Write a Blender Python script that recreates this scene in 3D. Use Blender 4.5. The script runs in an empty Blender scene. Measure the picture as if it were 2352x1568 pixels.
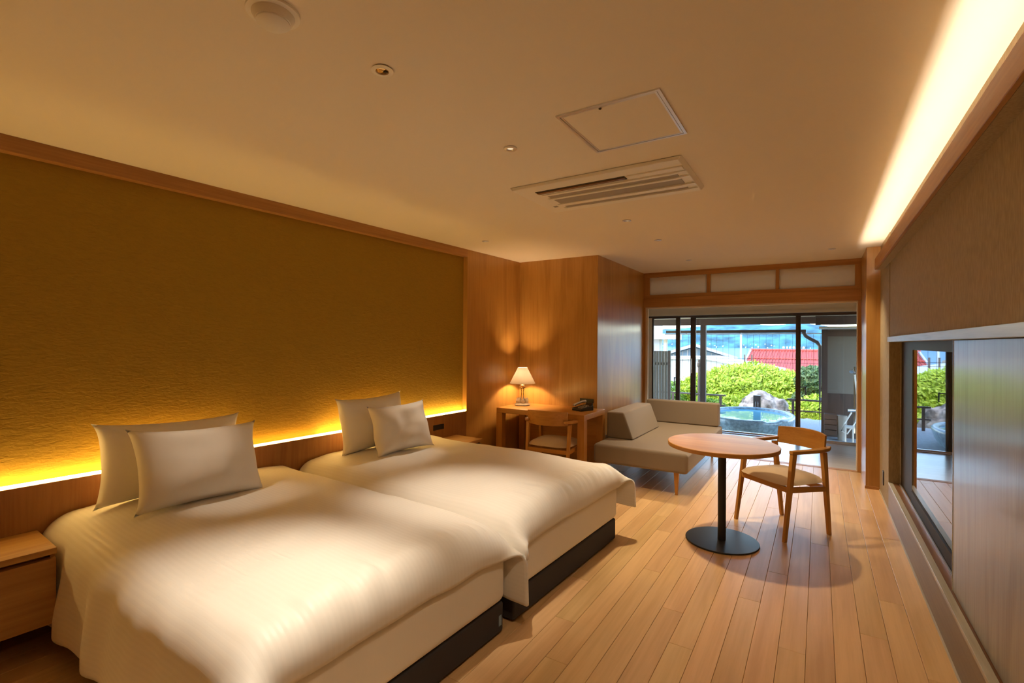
import bpy, bmesh, math, random
from mathutils import Vector, Matrix, noise
PI = math.pi
random.seed(7)

# ------------------------------------------------------------------ camera, world, sun, exposure
scene = bpy.context.scene
COL = scene.collection
CAM_H, ROOM_H = 1.45, 2.44
F_PX, PITCH, ROLL, YAW = 1114.7, .0026, .0064, .5639
_fw = Vector((-math.sin(YAW) * math.cos(PITCH), math.cos(YAW) * math.cos(PITCH), math.sin(PITCH)))
_r = Vector((math.cos(YAW), math.sin(YAW), 0)); _u = _r.cross(_fw)
_r2 = _r * math.cos(ROLL) + _u * math.sin(ROLL); _u2 = _u * math.cos(ROLL) - _r * math.sin(ROLL)
cam = bpy.data.cameras.new('camera'); cam_o = bpy.data.objects.new('camera', cam); COL.objects.link(cam_o)
cam.sensor_width = 36; cam.lens = F_PX / 2352 * 36; cam.clip_start = .05; cam.clip_end = 6000
_m = Matrix((_r2, _u2, -_fw)).transposed().to_4x4(); _m.translation = (0, 0, CAM_H)
cam_o.matrix_world = _m
scene.camera = cam_o

world = bpy.data.worlds.new('world'); scene.world = world; world.use_nodes = True
wn = world.node_tree.nodes; wl = world.node_tree.links
sky = wn.new('ShaderNodeTexSky'); sky.sky_type = 'NISHITA'; sky.sun_disc = False
sky.sun_elevation = math.radians(52); sky.sun_rotation = math.radians(215); sky.air_density = 1.0; sky.dust_density = .6; sky.ozone_density = 2.0
wl.new(sky.outputs[0], wn['Background'].inputs[0]); wn['Background'].inputs[1].default_value = .95

sun = bpy.data.lights.new('sun', 'SUN'); sun.energy = 2.1; sun.angle = .01; sun.color = (1, .95, .86)
sun_o = bpy.data.objects.new('sun', sun); COL.objects.link(sun_o)
sun_o.rotation_euler = Vector((.46, .42, -.80)).to_track_quat('-Z', 'Y').to_euler()
sun_o.location = (-8, -8, 14)

vs = scene.view_settings
scene.display_settings.display_device = 'sRGB'
vs.view_transform = 'Standard'; vs.look = 'None'; vs.exposure = 0.70; vs.gamma = 1; vs.use_curve_mapping = False
scene.cycles.use_denoising = True
scene.cycles.sample_clamp_indirect = 6
scene.cycles.max_bounces = 10; scene.cycles.diffuse_bounces = 6; scene.cycles.transparent_max_bounces = 16

WARM = (1.0, .60, .27)          # lamp colour of the room's warm white LEDs
SPOT_COL = (1.0, .77, .50)

# ------------------------------------------------------------------ materials
def new_mat(name):
    m = bpy.data.materials.new(name); m.use_nodes = True
    return m, m.node_tree.nodes, m.node_tree.links, m.node_tree.nodes['Principled BSDF']

def plain(name, col, rough=.6, metal=0, bump=0, bscale=60, var=0, ior=1.5, sheen=0, stretch=(1, 1, 1)):
    m, n, l, b = new_mat(name)
    b.inputs['Base Color'].default_value = (*col, 1); b.inputs['Roughness'].default_value = rough
    b.inputs['Metallic'].default_value = metal; b.inputs['IOR'].default_value = ior
    if sheen: b.inputs['Sheen Weight'].default_value = sheen
    tc = n.new('ShaderNodeTexCoord'); mp = n.new('ShaderNodeMapping'); mp.inputs['Scale'].default_value = stretch
    l.new(tc.outputs['Object'], mp.inputs[0])
    nz = n.new('ShaderNodeTexNoise'); nz.inputs['Scale'].default_value = bscale; nz.inputs['Detail'].default_value = 4
    l.new(mp.outputs[0], nz.inputs['Vector'])
    if bump:
        bp = n.new('ShaderNodeBump'); bp.inputs['Strength'].default_value = bump; bp.inputs['Distance'].default_value = .004
        l.new(nz.outputs[0], bp.inputs['Height']); l.new(bp.outputs[0], b.inputs['Normal'])
    if var:
        mx = n.new('ShaderNodeMix'); mx.data_type = 'RGBA'
        mx.inputs[6].default_value = (*[c * (1 - var) for c in col], 1); mx.inputs[7].default_value = (*[min(1, c * (1 + var)) for c in col], 1)
        cr = n.new('ShaderNodeMapRange'); cr.inputs[1].default_value = .36; cr.inputs[2].default_value = .64; l.new(nz.outputs[0], cr.inputs[0])
        l.new(cr.outputs[0], mx.inputs[0]); l.new(mx.outputs[2], b.inputs['Base Color'])
    return m

def wood(name, c1, c2, axis='Z', rough=.42, fine=55, coarse=5, rand=.0, bump=.05, coat=0, stripe=0):
    """straight-grained timber: noise stretched along the grain axis; rand varies tone from piece to piece"""
    m, n, l, b = new_mat(name)
    tc = n.new('ShaderNodeTexCoord'); oi = n.new('ShaderNodeObjectInfo')
    ad = n.new('ShaderNodeVectorMath'); ad.operation = 'MULTIPLY_ADD'
    cmb = n.new('ShaderNodeCombineXYZ')
    for i in range(3): l.new(oi.outputs['Random'], cmb.inputs[i])
    l.new(cmb.outputs[0], ad.inputs[0]); ad.inputs[1].default_value = (37, 53, 71); l.new(tc.outputs['Object'], ad.inputs[2])
    k = 'XYZ'.index(axis); s1 = [1, 1, 1]; s1[k] = .035
    mp = n.new('ShaderNodeMapping'); mp.inputs['Scale'].default_value = s1; l.new(ad.outputs[0], mp.inputs[0])
    s2 = [1, 1, 1]; s2[k] = .12
    mp2 = n.new('ShaderNodeMapping'); mp2.inputs['Scale'].default_value = s2; l.new(ad.outputs[0], mp2.inputs[0])
    a = n.new('ShaderNodeTexNoise'); a.inputs['Scale'].default_value = fine; a.inputs['Detail'].default_value = 5; a.inputs['Roughness'].default_value = .65
    l.new(mp.outputs[0], a.inputs['Vector'])
    c = n.new('ShaderNodeTexNoise'); c.inputs['Scale'].default_value = coarse; c.inputs['Detail'].default_value = 3; c.inputs['Distortion'].default_value = 1.2
    l.new(mp2.outputs[0], c.inputs['Vector'])
    wv = n.new('ShaderNodeMath'); wv.operation = 'MULTIPLY'; wv.inputs[1].default_value = 14; l.new(c.outputs[0], wv.inputs[0])
    sn = n.new('ShaderNodeMath'); sn.operation = 'SINE'; l.new(wv.outputs[0], sn.inputs[0])
    m1 = n.new('ShaderNodeMath'); m1.operation = 'MULTIPLY_ADD'; m1.inputs[1].default_value = .16; l.new(sn.outputs[0], m1.inputs[0]); l.new(a.outputs[0], m1.inputs[2])
    rp = n.new('ShaderNodeValToRGB'); rp.color_ramp.elements[0].position = .3; rp.color_ramp.elements[1].position = .72
    rp.color_ramp.elements[0].color = (*c2, 1); rp.color_ramp.elements[1].color = (*c1, 1)
    l.new(m1.outputs[0], rp.inputs[0])
    out = rp.outputs[0]
    if rand:
        hs = n.new('ShaderNodeHueSaturation')
        mr = n.new('ShaderNodeMapRange'); mr.inputs[3].default_value = 1 - rand; mr.inputs[4].default_value = 1 + rand
        l.new(oi.outputs['Random'], mr.inputs[0]); l.new(mr.outputs[0], hs.inputs['Value'])
        m2 = n.new('ShaderNodeMath'); m2.operation = 'MULTIPLY'; m2.inputs[1].default_value = 7.31; l.new(oi.outputs['Random'], m2.inputs[0])
        m3 = n.new('ShaderNodeMath'); m3.operation = 'FRACT'; l.new(m2.outputs[0], m3.inputs[0])
        mr2 = n.new('ShaderNodeMapRange'); mr2.inputs[3].default_value = .490; mr2.inputs[4].default_value = .506
        l.new(m3.outputs[0], mr2.inputs[0]); l.new(mr2.outputs[0], hs.inputs['Hue'])
        l.new(out, hs.inputs['Color']); out = hs.outputs[0]
    l.new(out, b.inputs['Base Color'])
    b.inputs['Roughness'].default_value = rough
    if coat: b.inputs['Coat Weight'].default_value = coat; b.inputs['Coat Roughness'].default_value = .18
    bp = n.new('ShaderNodeBump'); bp.inputs['Strength'].default_value = bump; bp.inputs['Distance'].default_value = .002
    l.new(a.outputs[0], bp.inputs['Height']); l.new(bp.outputs[0], b.inputs['Normal'])
    return m

def emit(name, col, strength):
    m, n, l, b = new_mat(name)
    b.inputs['Base Color'].default_value = (.8, .8, .8, 1)
    b.inputs['Emission Color'].default_value = (*col, 1); b.inputs['Emission Strength'].default_value = strength
    return m

def clear_glass(name, tint=(1, 1, 1), ior=1.45):
    m = bpy.data.materials.new(name); m.use_nodes = True; n = m.node_tree.nodes; l = m.node_tree.links
    n.remove(n['Principled BSDF'])
    t = n.new('ShaderNodeBsdfTransparent'); t.inputs[0].default_value = (*tint, 1)
    g = n.new('ShaderNodeBsdfGlossy'); g.inputs['Roughness'].default_value = .01
    fr = n.new('ShaderNodeFresnel'); fr.inputs[0].default_value = ior
    mx = n.new('ShaderNodeMixShader'); l.new(fr.outputs[0], mx.inputs[0]); l.new(t.outputs[0], mx.inputs[1]); l.new(g.outputs[0], mx.inputs[2])
    l.new(mx.outputs[0], n['Material Output'].inputs[0])
    return m

def translucent(name, col, trans=.6, rough=.8):
    m = bpy.data.materials.new(name); m.use_nodes = True; n = m.node_tree.nodes; l = m.node_tree.links
    n.remove(n['Principled BSDF'])
    d = n.new('ShaderNodeBsdfDiffuse'); d.inputs[0].default_value = (*col, 1)
    t = n.new('ShaderNodeBsdfTranslucent'); t.inputs[0].default_value = (*col, 1)
    mx = n.new('ShaderNodeMixShader'); mx.inputs[0].default_value = trans
    l.new(d.outputs[0], mx.inputs[1]); l.new(t.outputs[0], mx.inputs[2]); l.new(mx.outputs[0], n['Material Output'].inputs[0])
    return m

def stucco(name, col):
    """trowelled plaster with soft horizontal dabs"""
    m, n, l, b = new_mat(name)
    tc = n.new('ShaderNodeTexCoord'); mp = n.new('ShaderNodeMapping'); mp.inputs['Scale'].default_value = (1, 1, 2.6); l.new(tc.outputs['Object'], mp.inputs[0])
    a = n.new('ShaderNodeTexNoise'); a.inputs['Scale'].default_value = 26; a.inputs['Detail'].default_value = 4; a.inputs['Distortion'].default_value = .6
    l.new(mp.outputs[0], a.inputs['Vector'])
    bp = n.new('ShaderNodeBump'); bp.inputs['Strength'].default_value = .55; bp.inputs['Distance'].default_value = .006
    l.new(a.outputs[0], bp.inputs['Height']); l.new(bp.outputs[0], b.inputs['Normal'])
    mx = n.new('ShaderNodeMix'); mx.data_type = 'RGBA'; mx.inputs[6].default_value = (*[c * .88 for c in col], 1); mx.inputs[7].default_value = (*[c * 1.1 for c in col], 1)
    l.new(a.outputs[0], mx.inputs[0]); l.new(mx.outputs[2], b.inputs['Base Color']); b.inputs['Roughness'].default_value = .85
    return m

def striped_cloth(name, col):
    """white satin-stripe cotton; stripes run the length of the bed (uv)"""
    m, n, l, b = new_mat(name)
    uv = n.new('ShaderNodeUVMap'); sp = n.new('ShaderNodeSeparateXYZ'); l.new(uv.outputs[0], sp.inputs[0])
    mu = n.new('ShaderNodeMath'); mu.operation = 'MULTIPLY'; mu.inputs[1].default_value = 2 * PI / .022; l.new(sp.outputs[0], mu.inputs[0])
    si = n.new('ShaderNodeMath'); si.operation = 'SINE'; l.new(mu.outputs[0], si.inputs[0])
    mr = n.new('ShaderNodeMapRange'); mr.inputs[1].default_value = -.25; mr.inputs[2].default_value = .25; l.new(si.outputs[0], mr.inputs[0])
    mx = n.new('ShaderNodeMix'); mx.data_type = 'RGBA'; mx.inputs[6].default_value = (*[c * .985 for c in col], 1); mx.inputs[7].default_value = (*col, 1)
    l.new(mr.outputs[0], mx.inputs[0]); l.new(mx.outputs[2], b.inputs['Base Color'])
    r2 = n.new('ShaderNodeMapRange'); r2.inputs[3].default_value = .75; r2.inputs[4].default_value = .5; l.new(mr.outputs[0], r2.inputs[0]); l.new(r2.outputs[0], b.inputs['Roughness'])
    bp = n.new('ShaderNodeBump'); bp.inputs['Strength'].default_value = .06; bp.inputs['Distance'].default_value = .001
    l.new(mr.outputs[0], bp.inputs['Height']); l.new(bp.outputs[0], b.inputs['Normal'])
    b.inputs['Sheen Weight'].default_value = .2
    return m

def leafy(name, c1, c2):
    m, n, l, b = new_mat(name)
    g = n.new('ShaderNodeNewGeometry'); rp = n.new('ShaderNodeMix'); rp.data_type = 'RGBA'
    rp.inputs[6].default_value = (*c1, 1); rp.inputs[7].default_value = (*c2, 1)
    l.new(g.outputs['Random Per Island'], rp.inputs[0]); l.new(rp.outputs[2], b.inputs['Base Color'])
    b.inputs['Roughness'].default_value = .5
    t = n.new('ShaderNodeBsdfTranslucent'); l.new(rp.outputs[2], t.inputs[0])
    mx = n.new('ShaderNodeMixShader'); mx.inputs[0].default_value = .35
    l.new(b.outputs[0], mx.inputs[1]); l.new(t.outputs[0], mx.inputs[2]); l.new(mx.outputs[0], n['Material Output'].inputs[0])
    return m

M = {}
M['ceiling'] = plain('ceiling_plaster', (.78, .715, .61), .9, bump=.05, bscale=200)
M['left_wall'] = stucco('mustard_plaster', (.34, .205, .012))
M['right_wall'] = plain('brown_wallpaper', (.35, .275, .16), .75, bump=.25, bscale=90, var=.12, stretch=(1, 1, .25))
M['panel'] = wood('panel_wood', (.50, .265, .065), (.39, .19, .04), 'Z', .40, 60, 4, coat=.55)
M['panel_h'] = wood('trim_wood', (.46, .23, .07), (.35, .16, .045), 'Y', .40, 60, 4)
M['head'] = wood('headboard_wood', (.34, .155, .05), (.25, .10, .032), 'Z', .42, 60, 4)
M['frame'] = wood('frame_wood', (.46, .235, .075), (.36, .165, .05), 'X', .45, 60, 4)
M['frame_v'] = wood('frame_wood_upright', (.46, .235, .075), (.36, .165, .05), 'Z', .45, 60, 4)
M['plank'] = wood('floor_wood', (.70, .465, .225), (.57, .36, .16), 'Y', .34, 34, 3.2, rand=.075, bump=.02)
M['furn'] = wood('furniture_wood', (.52, .25, .05), (.40, .175, .032), 'Y', .38, 60, 5)
M['furn_x'] = wood('furniture_wood_x', (.52, .25, .05), (.40, .175, .032), 'X', .38, 60, 5)
M['furn_z'] = wood('furniture_wood_z', (.52, .25, .05), (.40, .175, .032), 'Z', .38, 60, 5)
M['stand'] = wood('nightstand_wood', (.52, .30, .10), (.40, .20, .062), 'Y', .38, 45, 4)
M['slide'] = wood('sliding_panel_wood', (.36, .335, .265), (.27, .245, .185), 'Z', .42, 75, 6, coat=.5)
M['pale'] = wood('pale_trim_wood', (.50, .465, .37), (.40, .36, .27), 'Y', .45, 75, 6, coat=.4)
M['sill'] = wood('sill_wood', (.25, .125, .055), (.17, .08, .035), 'Y', .35, 50, 4)
M['kick'] = wood('kickboard_wood', (.22, .17, .11), (.17, .125, .078), 'Y', .38, 50, 4)
M['darkframe'] = plain('dark_brown_metal', (.085, .058, .046), .4, .2)
M['darkstile'] = plain('dark_stained_stile', (.03, .018, .011), .6)
M['tag_blue'] = plain('blue_grey_tag', (.22, .32, .42), .6)
M['white_cloth'] = striped_cloth('striped_white_cotton', (.78, .755, .71))
M['sheet'] = plain('white_sheet', (.80, .77, .71), .8, bump=.15, bscale=14, sheen=.2, stretch=(1, 6, .6))
M['pillow'] = plain('white_pillow_cotton', (.80, .775, .73), .8, bump=.25, bscale=9, sheen=.2)
M['bedbase'] = plain('charcoal_bed_base', (.035, .032, .036), .8, bump=.1, bscale=300)
M['sofa'] = plain('taupe_upholstery', (.235, .185, .13), .85, bump=.2, bscale=350, sheen=.3)
M['seat'] = plain('beige_seat_fabric', (.56, .42, .255), .8, bump=.15, bscale=350, sheen=.3)
M['black'] = plain('black_powder_coat', (.022, .02, .02), .42, .2)
M['blackp'] = plain('black_plastic', (.015, .014, .014), .3)
M['whitep'] = plain('white_plastic', (.80, .77, .70), .45)
M['greyp'] = plain('grey_grille', (.33, .30, .26), .6)
M['slot'] = plain('dark_slot', (.05, .035, .02), .7)
M['alu'] = plain('aluminium', (.80, .80, .82), .35, .9)
M['chrome'] = plain('chrome', (.80, .80, .80), .12, 1)
M['brass'] = plain('brass', (.80, .58, .28), .22, 1)
M['shade'] = translucent('lamp_shade_cloth', (.94, .90, .82), .6)
M['paper'] = translucent('shoji_paper', (.93, .90, .84), .5)
M['glass'] = clear_glass('window_glass', (.97, .99, .98))
M['mirror'] = plain('dark_reflective_glass', (.015, .018, .02), .015, 0, ior=2.6)
M['hiro_floor'] = wood('veranda_floor_wood', (.70, .63, .54), (.58, .51, .43), 'X', .30, 40, 4, coat=.4)
M['cream'] = plain('cream_plaster', (.74, .66, .53), .8)
M['ext_wood'] = wood('weathered_brown_wood', (.10, .06, .042), (.07, .04, .028), 'X', .6, 50, 4)
M['ext_wood_v'] = wood('weathered_brown_post', (.075, .045, .034), (.05, .03, .022), 'Z', .6, 50, 4)
M['slat'] = wood('grey_slat', (.15, .13, .10), (.10, .085, .065), 'Z', .65, 50, 4)
M['stone'] = plain('grey_stone_deck', (.38, .40, .40), .6, bump=.3, bscale=30, var=.15)
M['tub'] = plain('blue_glazed_pottery', (.26, .38, .45), .28, bump=.15, bscale=18, var=.3)
M['rock'] = plain('pale_rock', (.27, .22, .185), .85, bump=1, bscale=6, var=.75)
M['soil'] = plain('garden_soil', (.22, .20, .11), .95, bump=.6, bscale=6, var=.4)
M['leaf_a'] = leafy('yellow_green_leaves', (.30, .42, .025), (.66, .74, .08))
M['leaf_b'] = leafy('green_leaves', (.14, .28, .03), (.42, .55, .07))
M['leaf_c'] = leafy('dark_green_needles', (.05, .11, .04), (.20, .27, .09))
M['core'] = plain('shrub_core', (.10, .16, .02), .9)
M['roof_red'] = plain('red_roof_tile', (.40, .055, .035), .75, var=.2, bscale=12)
M['roof_grey'] = plain('grey_roof_metal', (.16, .18, .18), .55, var=.12, bscale=5)
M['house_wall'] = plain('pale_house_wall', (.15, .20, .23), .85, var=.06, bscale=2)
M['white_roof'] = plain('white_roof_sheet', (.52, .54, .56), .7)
M['hill'] = plain('haze_tinted_hill', (.035, .125, .17), .95, var=.5, bscale=.03)  # distance haze is put into this blue-green base colour
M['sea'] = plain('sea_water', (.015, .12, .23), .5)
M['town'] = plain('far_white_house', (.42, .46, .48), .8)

def water_mat():
    m, n, l, b = new_mat('bath_water')
    b.inputs['Base Color'].default_value = (.16, .58, .74, 1); b.inputs['Roughness'].default_value = .03; b.inputs['IOR'].default_value = 1.33
    nz = n.new('ShaderNodeTexNoise'); nz.inputs['Scale'].default_value = 7; nz.inputs['Detail'].default_value = 2
    bp = n.new('ShaderNodeBump'); bp.inputs['Strength'].default_value = .12; bp.inputs['Distance'].default_value = .02
    l.new(nz.outputs[0], bp.inputs['Height']); l.new(bp.outputs[0], b.inputs['Normal'])
    return m
M['water'] = water_mat()

# ------------------------------------------------------------------ mesh helpers
class MB:
    def __init__(s): s.v = []; s.f = []
    def add(s, vs, fs):
        o = len(s.v); s.v += [tuple(p) for p in vs]; s.f += [tuple(i + o for i in f) for f in fs]; return s
    def box(s, x0, x1, y0, y1, z0, z1):
        vs = [(x, y, z) for z in (z0, z1) for y in (y0, y1) for x in (x0, x1)]
        return s.add(vs, [(0, 2, 3, 1), (4, 5, 7, 6), (0, 1, 5, 4), (2, 6, 7, 3), (0, 4, 6, 2), (1, 3, 7, 5)])
    def prism(s, pts, axis, a0, a1):
        """polygon pts extruded along axis from a0 to a1; pts are the two other coordinates in xyz order"""
        def mk(p, a):
            q = list(p); q.insert('xyz'.index(axis), a); return tuple(q)
        n = len(pts); vs = [mk(p, a0) for p in pts] + [mk(p, a1) for p in pts]
        fs = [tuple(range(n))[::-1], tuple(range(n, 2 * n))] + [(i, (i + 1) % n, n + (i + 1) % n, n + i) for i in range(n)]
        return s.add(vs, fs)
    def lathe(s, prof, n=32, cx=0, cy=0, sx=1, sy=1, ring=False):
        vs = []; fs = []
        for r, z in prof:
            for i in range(n):
                a = 2 * PI * i / n; vs.append((cx + r * sx * math.cos(a), cy + r * sy * math.sin(a), z))
        k = len(prof)
        for j in range(k - 1):
            for i in range(n):
                fs.append((j * n + i, j * n + (i + 1) % n, (j + 1) * n + (i + 1) % n, (j + 1) * n + i))
        if ring:
            for i in range(n): fs.append(((k - 1) * n + i, (k - 1) * n + (i + 1) % n, (i + 1) % n, i))
            return s.add(vs, fs)
        if prof[0][0] > 1e-6: fs.append(tuple(range(n))[::-1])
        if prof[-1][0] > 1e-6: fs.append(tuple(range((k - 1) * n, k * n)))
        return s.add(vs, fs)
    def tube(s, pts, rad, n=10):
        pts = [Vector(p) for p in pts]
        rads = rad if isinstance(rad, (list, tuple)) else [rad] * len(pts)
        vs = []; fs = []; ref = None
        for i, p in enumerate(pts):
            d = (pts[min(i + 1, len(pts) - 1)] - pts[max(i - 1, 0)]).normalized()
            if ref is None: ref = Vector((0, 0, 1)) if abs(d.z) < .9 else Vector((1, 0, 0))
            a = d.cross(ref).normalized(); b = d.cross(a).normalized(); ref = -b if False else ref
            for k in range(n):
                t = 2 * PI * k / n; vs.append(p + (a * math.cos(t) + b * math.sin(t)) * rads[i])
        for j in range(len(pts) - 1):
            for k in range(n):
                fs.append((j * n + k, j * n + (k + 1) % n, (j + 1) * n + (k + 1) % n, (j + 1) * n + k))
        fs.append(tuple(range(n))[::-1]); fs.append(tuple(range((len(pts) - 1) * n, len(pts) * n)))
        return s.add(vs, fs)
    def beam(s, sections):
        """list of 4-corner cross sections joined into a closed bar"""
        k = len(sections[0]); vs = [tuple(p) for sec in sections for p in sec]; fs = [tuple(range(k))[::-1], tuple(range((len(sections) - 1) * k, len(sections) * k))]
        for j in range(len(sections) - 1):
            for i in range(k):
                fs.append((j * k + i, j * k + (i + 1) % k, (j + 1) * k + (i + 1) % k, (j + 1) * k + i))
        return s.add(vs, fs)
    def mesh(s, name, mat, bevel=0, smooth=None, seg=2):
        me = bpy.data.meshes.new(name); bm = bmesh.new()
        bv = [bm.verts.new(p) for p in s.v]
        for f in s.f:
            try: bm.faces.new([bv[i] for i in f])
            except ValueError: pass
        bmesh.ops.remove_doubles(bm, verts=bm.verts, dist=1e-5)
        bmesh.ops.recalc_face_normals(bm, faces=bm.faces)
        if bevel:
            ed = [e for e in bm.edges if len(e.link_faces) == 2 and e.calc_face_angle(0) > .5]
            bmesh.ops.bevel(bm, geom=ed, offset=bevel, segments=seg, affect='EDGES', profile=.5, clamp_overlap=True)
        bm.to_mesh(me); bm.free()
        if mat: me.materials.append(M[mat] if isinstance(mat, str) else mat)
        if smooth is None: smooth = bool(bevel)
        if smooth:
            me.shade_smooth()
            me.set_sharp_from_angle(angle=math.radians(50))
        return me
    def build(s, name, mat, parent=None, bevel=0, smooth=None, loc=(0, 0, 0), rz=0, seg=2):
        o = bpy.data.objects.new(name, s.mesh(name, mat, bevel, smooth, seg)); COL.objects.link(o)
        o.location = loc; o.rotation_euler = (0, 0, rz)
        if bevel or smooth:
            w = o.modifiers.new('normals', 'WEIGHTED_NORMAL'); w.keep_sharp = True; w.weight = 100
        if parent: o.parent = parent
        return o

def box(name, mat, b, parent=None, bevel=0, **k): return MB().box(*b).build(name, mat, parent, bevel, **k)
def tag(o, label, cat=None, group=None):
    o['label'] = label
    if cat: o['category'] = cat
    if group: o['group'] = group
    return o
def struct(o, label=None):
    o['kind'] = 'structure'
    if label: o['label'] = label
    return o
def thing(name, label, cat, loc=(0, 0, 0), rz=0, group=None):
    o = bpy.data.objects.new(name, None); COL.objects.link(o); o.location = loc; o.rotation_euler = (0, 0, rz)
    o.empty_display_size = .1
    return tag(o, label, cat, group)
def empty_struct(name, label, loc=(0, 0, 0), rz=0):
    o = bpy.data.objects.new(name, None); COL.objects.link(o); o.location = loc; o.rotation_euler = (0, 0, rz); o.empty_display_size = .1
    return struct(o, label)
def raw(name, mat, v, f, parent=None, smooth=True, uv=None, loc=(0, 0, 0), rz=0):
    me = bpy.data.meshes.new(name); me.from_pydata([tuple(p) for p in v], [], f); me.update()
    if uv:
        lay = me.uv_layers.new(name='UVMap')
        for lp in me.loops: lay.data[lp.index].uv = uv[lp.vertex_index]
    me.materials.append(M[mat] if isinstance(mat, str) else mat)
    if smooth: me.shade_smooth()
    o = bpy.data.objects.new(name, me); COL.objects.link(o); o.location = loc; o.rotation_euler = (0, 0, rz)
    if parent: o.parent = parent
    return o
def lamp(name, kind, energy, col, loc, parent=None, target=None, size=.03, angle=None, blend=.6):
    d = bpy.data.lights.new(name, kind); d.energy = energy; d.color = col
    if kind == 'SPOT': d.spot_size = math.radians(angle); d.spot_blend = blend; d.shadow_soft_size = size
    elif kind == 'POINT': d.shadow_soft_size = size
    o = bpy.data.objects.new(name, d); COL.objects.link(o); o.location = loc
    if target is not None: o.rotation_euler = (Vector(target) - Vector(loc)).to_track_quat('-Z', 'Y').to_euler()
    if parent: o.parent = parent
    return o

# left wall runs 2.6 degrees off the right wall; (u, v) are coordinates square to it
DL = -.0456
def W(u, v, z=0): return Vector((u * math.cos(DL) - v * math.sin(DL), u * math.sin(DL) + v * math.cos(DL), z))
U0 = -3.351      # face of headboard / panelling
XR = .52         # right wall
YT = 6.79        # transom wall
XS = -2.097      # wall beside the sofa
YA = 5.11        # alcove back wall
YG = 8.6         # glass doors

# ------------------------------------------------------------------ room shell
fl = struct(box('floor', 'stand', (-3.6, XR + .2, -1.6, YT, -.09, -.019)), 'pale wooden plank floor')
PW = .1132; rows = 36
plank_mesh = {}
def plank(len_):
    k = round(len_, 3)
    if k not in plank_mesh: plank_mesh[k] = MB().box(-PW / 2 + .0007, PW / 2 - .0007, 0, k - .0012, -.018, 0).mesh('plank', 'plank', .0014, smooth=False, seg=1)
    return plank_mesh[k]
for i in range(rows):
    x = XR - PW / 2 - i * PW
    y = -1.6 + (-1.1, -.35, -.75, 0, -1.45)[i % 5] - .05 * (i % 3)
    while y < YT - .01:
        y0 = max(y, -1.6); y1 = min(y + 1.82, YT)
        if y1 - y0 > .02:
            o = bpy.data.objects.new('plank', plank(y1 - y0)); COL.objects.link(o); o.location = (x, y0, 0); o.parent = fl
        y += 1.82
struct(box('ceiling', 'ceiling', (-3.7, XR + .12, -1.6, YT + .08, ROOM_H, ROOM_H + .1)), 'plain cream plastered ceiling')

# left wall: plaster field set back behind panelling, headboard, top trim
wl_ = struct(box('wall_left', 'left_wall', (U0 - .16, U0 - .055, -1.7, 3.961, 0, ROOM_H), rz=DL), 'textured mustard plaster wall behind the beds')
struct(box('trim_1', 'panel_h', (U0 - .055, U0 + .004, -1.7, 3.961, 2.362, ROOM_H), rz=DL, bevel=.002), 'long wooden cornice above the mustard wall')
hb = struct(box('trim_2', 'head', (U0 - .03, U0, -1.7, 3.961, 0, .722), rz=DL, bevel=.002), 'dark wooden headboard panel along the wall')
pn = struct(box('wall_alcove_side', 'panel', (U0 - .12, U0, 3.962, 5.45, 0, ROOM_H), rz=DL), 'wood veneer wall beside the desk')
struct(box('wall_alcove_back', 'panel', (-3.4, XS, YA, YA + .1, 0, ROOM_H)), 'wood veneer wall behind the desk')
ws_ = struct(box('wall_sofa', 'panel', (XS - .1, XS, YA + .1, YT + .08, 0, ROOM_H)), 'wood veneer wall beside the sofa')
# right wall with the low window recess
wr = empty_struct('wall_right', 'brown textured wall with a low recessed window')
RX = XR + .35
WY = 5.36
box('wall_face', 'right_wall', (XR, RX, WY, 6.08, 0, ROOM_H), wr)
box('wall_face', 'right_wall', (XR + .005, RX, -1.6, WY, 1.522, ROOM_H), wr)
box('wall_face', 'right_wall', (XR + .25, RX, -1.6, WY, .25, 1.522), wr)
box('kickboard', 'kick', (XR, RX, -1.6, WY, 0, .228), wr)
box('ledge_edge', 'pale', (XR - .003, XR + .03, -1.6, WY, .228, .25), wr, bevel=.002)
box('sill', 'sill', (XR + .03, XR + .25, -1.6, WY, .22, .247), wr)
box('lintel', 'pale', (XR - .012, XR + .10, -1.6, WY, 1.478, 1.522), wr, bevel=.002)
box('baseboard', 'pale', (XR - .006, XR, -1.6, 6.07, 0, .012), wr)
struct(box('wall_back', 'panel', (-3.7, RX, -1.75, -1.6, 0, ROOM_H)), 'wall at the near end of the room')
# pillar / thick door jamb at the far right
pl_ = struct(box('trim_3', 'panel', (.405, RX, 6.08, YT + .08, 0, ROOM_H), bevel=.002), 'wooden pillar between the window wall and the veranda opening')
box('plinth', 'panel_h', (.399, XR, 6.07, 6.08, 0, .028), pl_)
# ledge window
wn2 = empty_struct('window_2', 'low window with dark frame in the right wall')
box('window_frame', 'pale', (.597, .606, WY - .004, WY, .25, 1.478), wn2)
box('window_frame', 'darkstile', (.606, .66, 4.78, WY - .004, .25, 1.478), wn2, bevel=.003)
box('window_frame', 'darkstile', (.600, .66, -1.6, 4.78, 1.415, 1.478), wn2)
box('window_frame', 'darkstile', (.600, .66, -1.6, 4.78, .25, .335), wn2)
box('window_track', 'alu', (.590, .597, -1.6, WY - .05, .247, .257), wn2)
box('window_pane', 'mirror', (.606, .612, -1.6, 4.78, .335, 1.415), wn2)
sp_ = thing('sliding_panel', 'pale wooden sliding shutter half covering the low window', 'shutter', (.57, 3.17, .251))
box('panel_board', 'slide', (-.012, .012, -3.0, 0, 0, 1.225), sp_, bevel=.002)
box('edge_strip', 'pale', (-.014, .014, -.004, .002, 0, 1.225), sp_)
tag(box('wall_outlet', 'blackp', (XR - .008, XR, 5.69, 5.76, .14, .27), bevel=.003), 'small dark wall outlet near the pillar foot', 'outlet')

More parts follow.
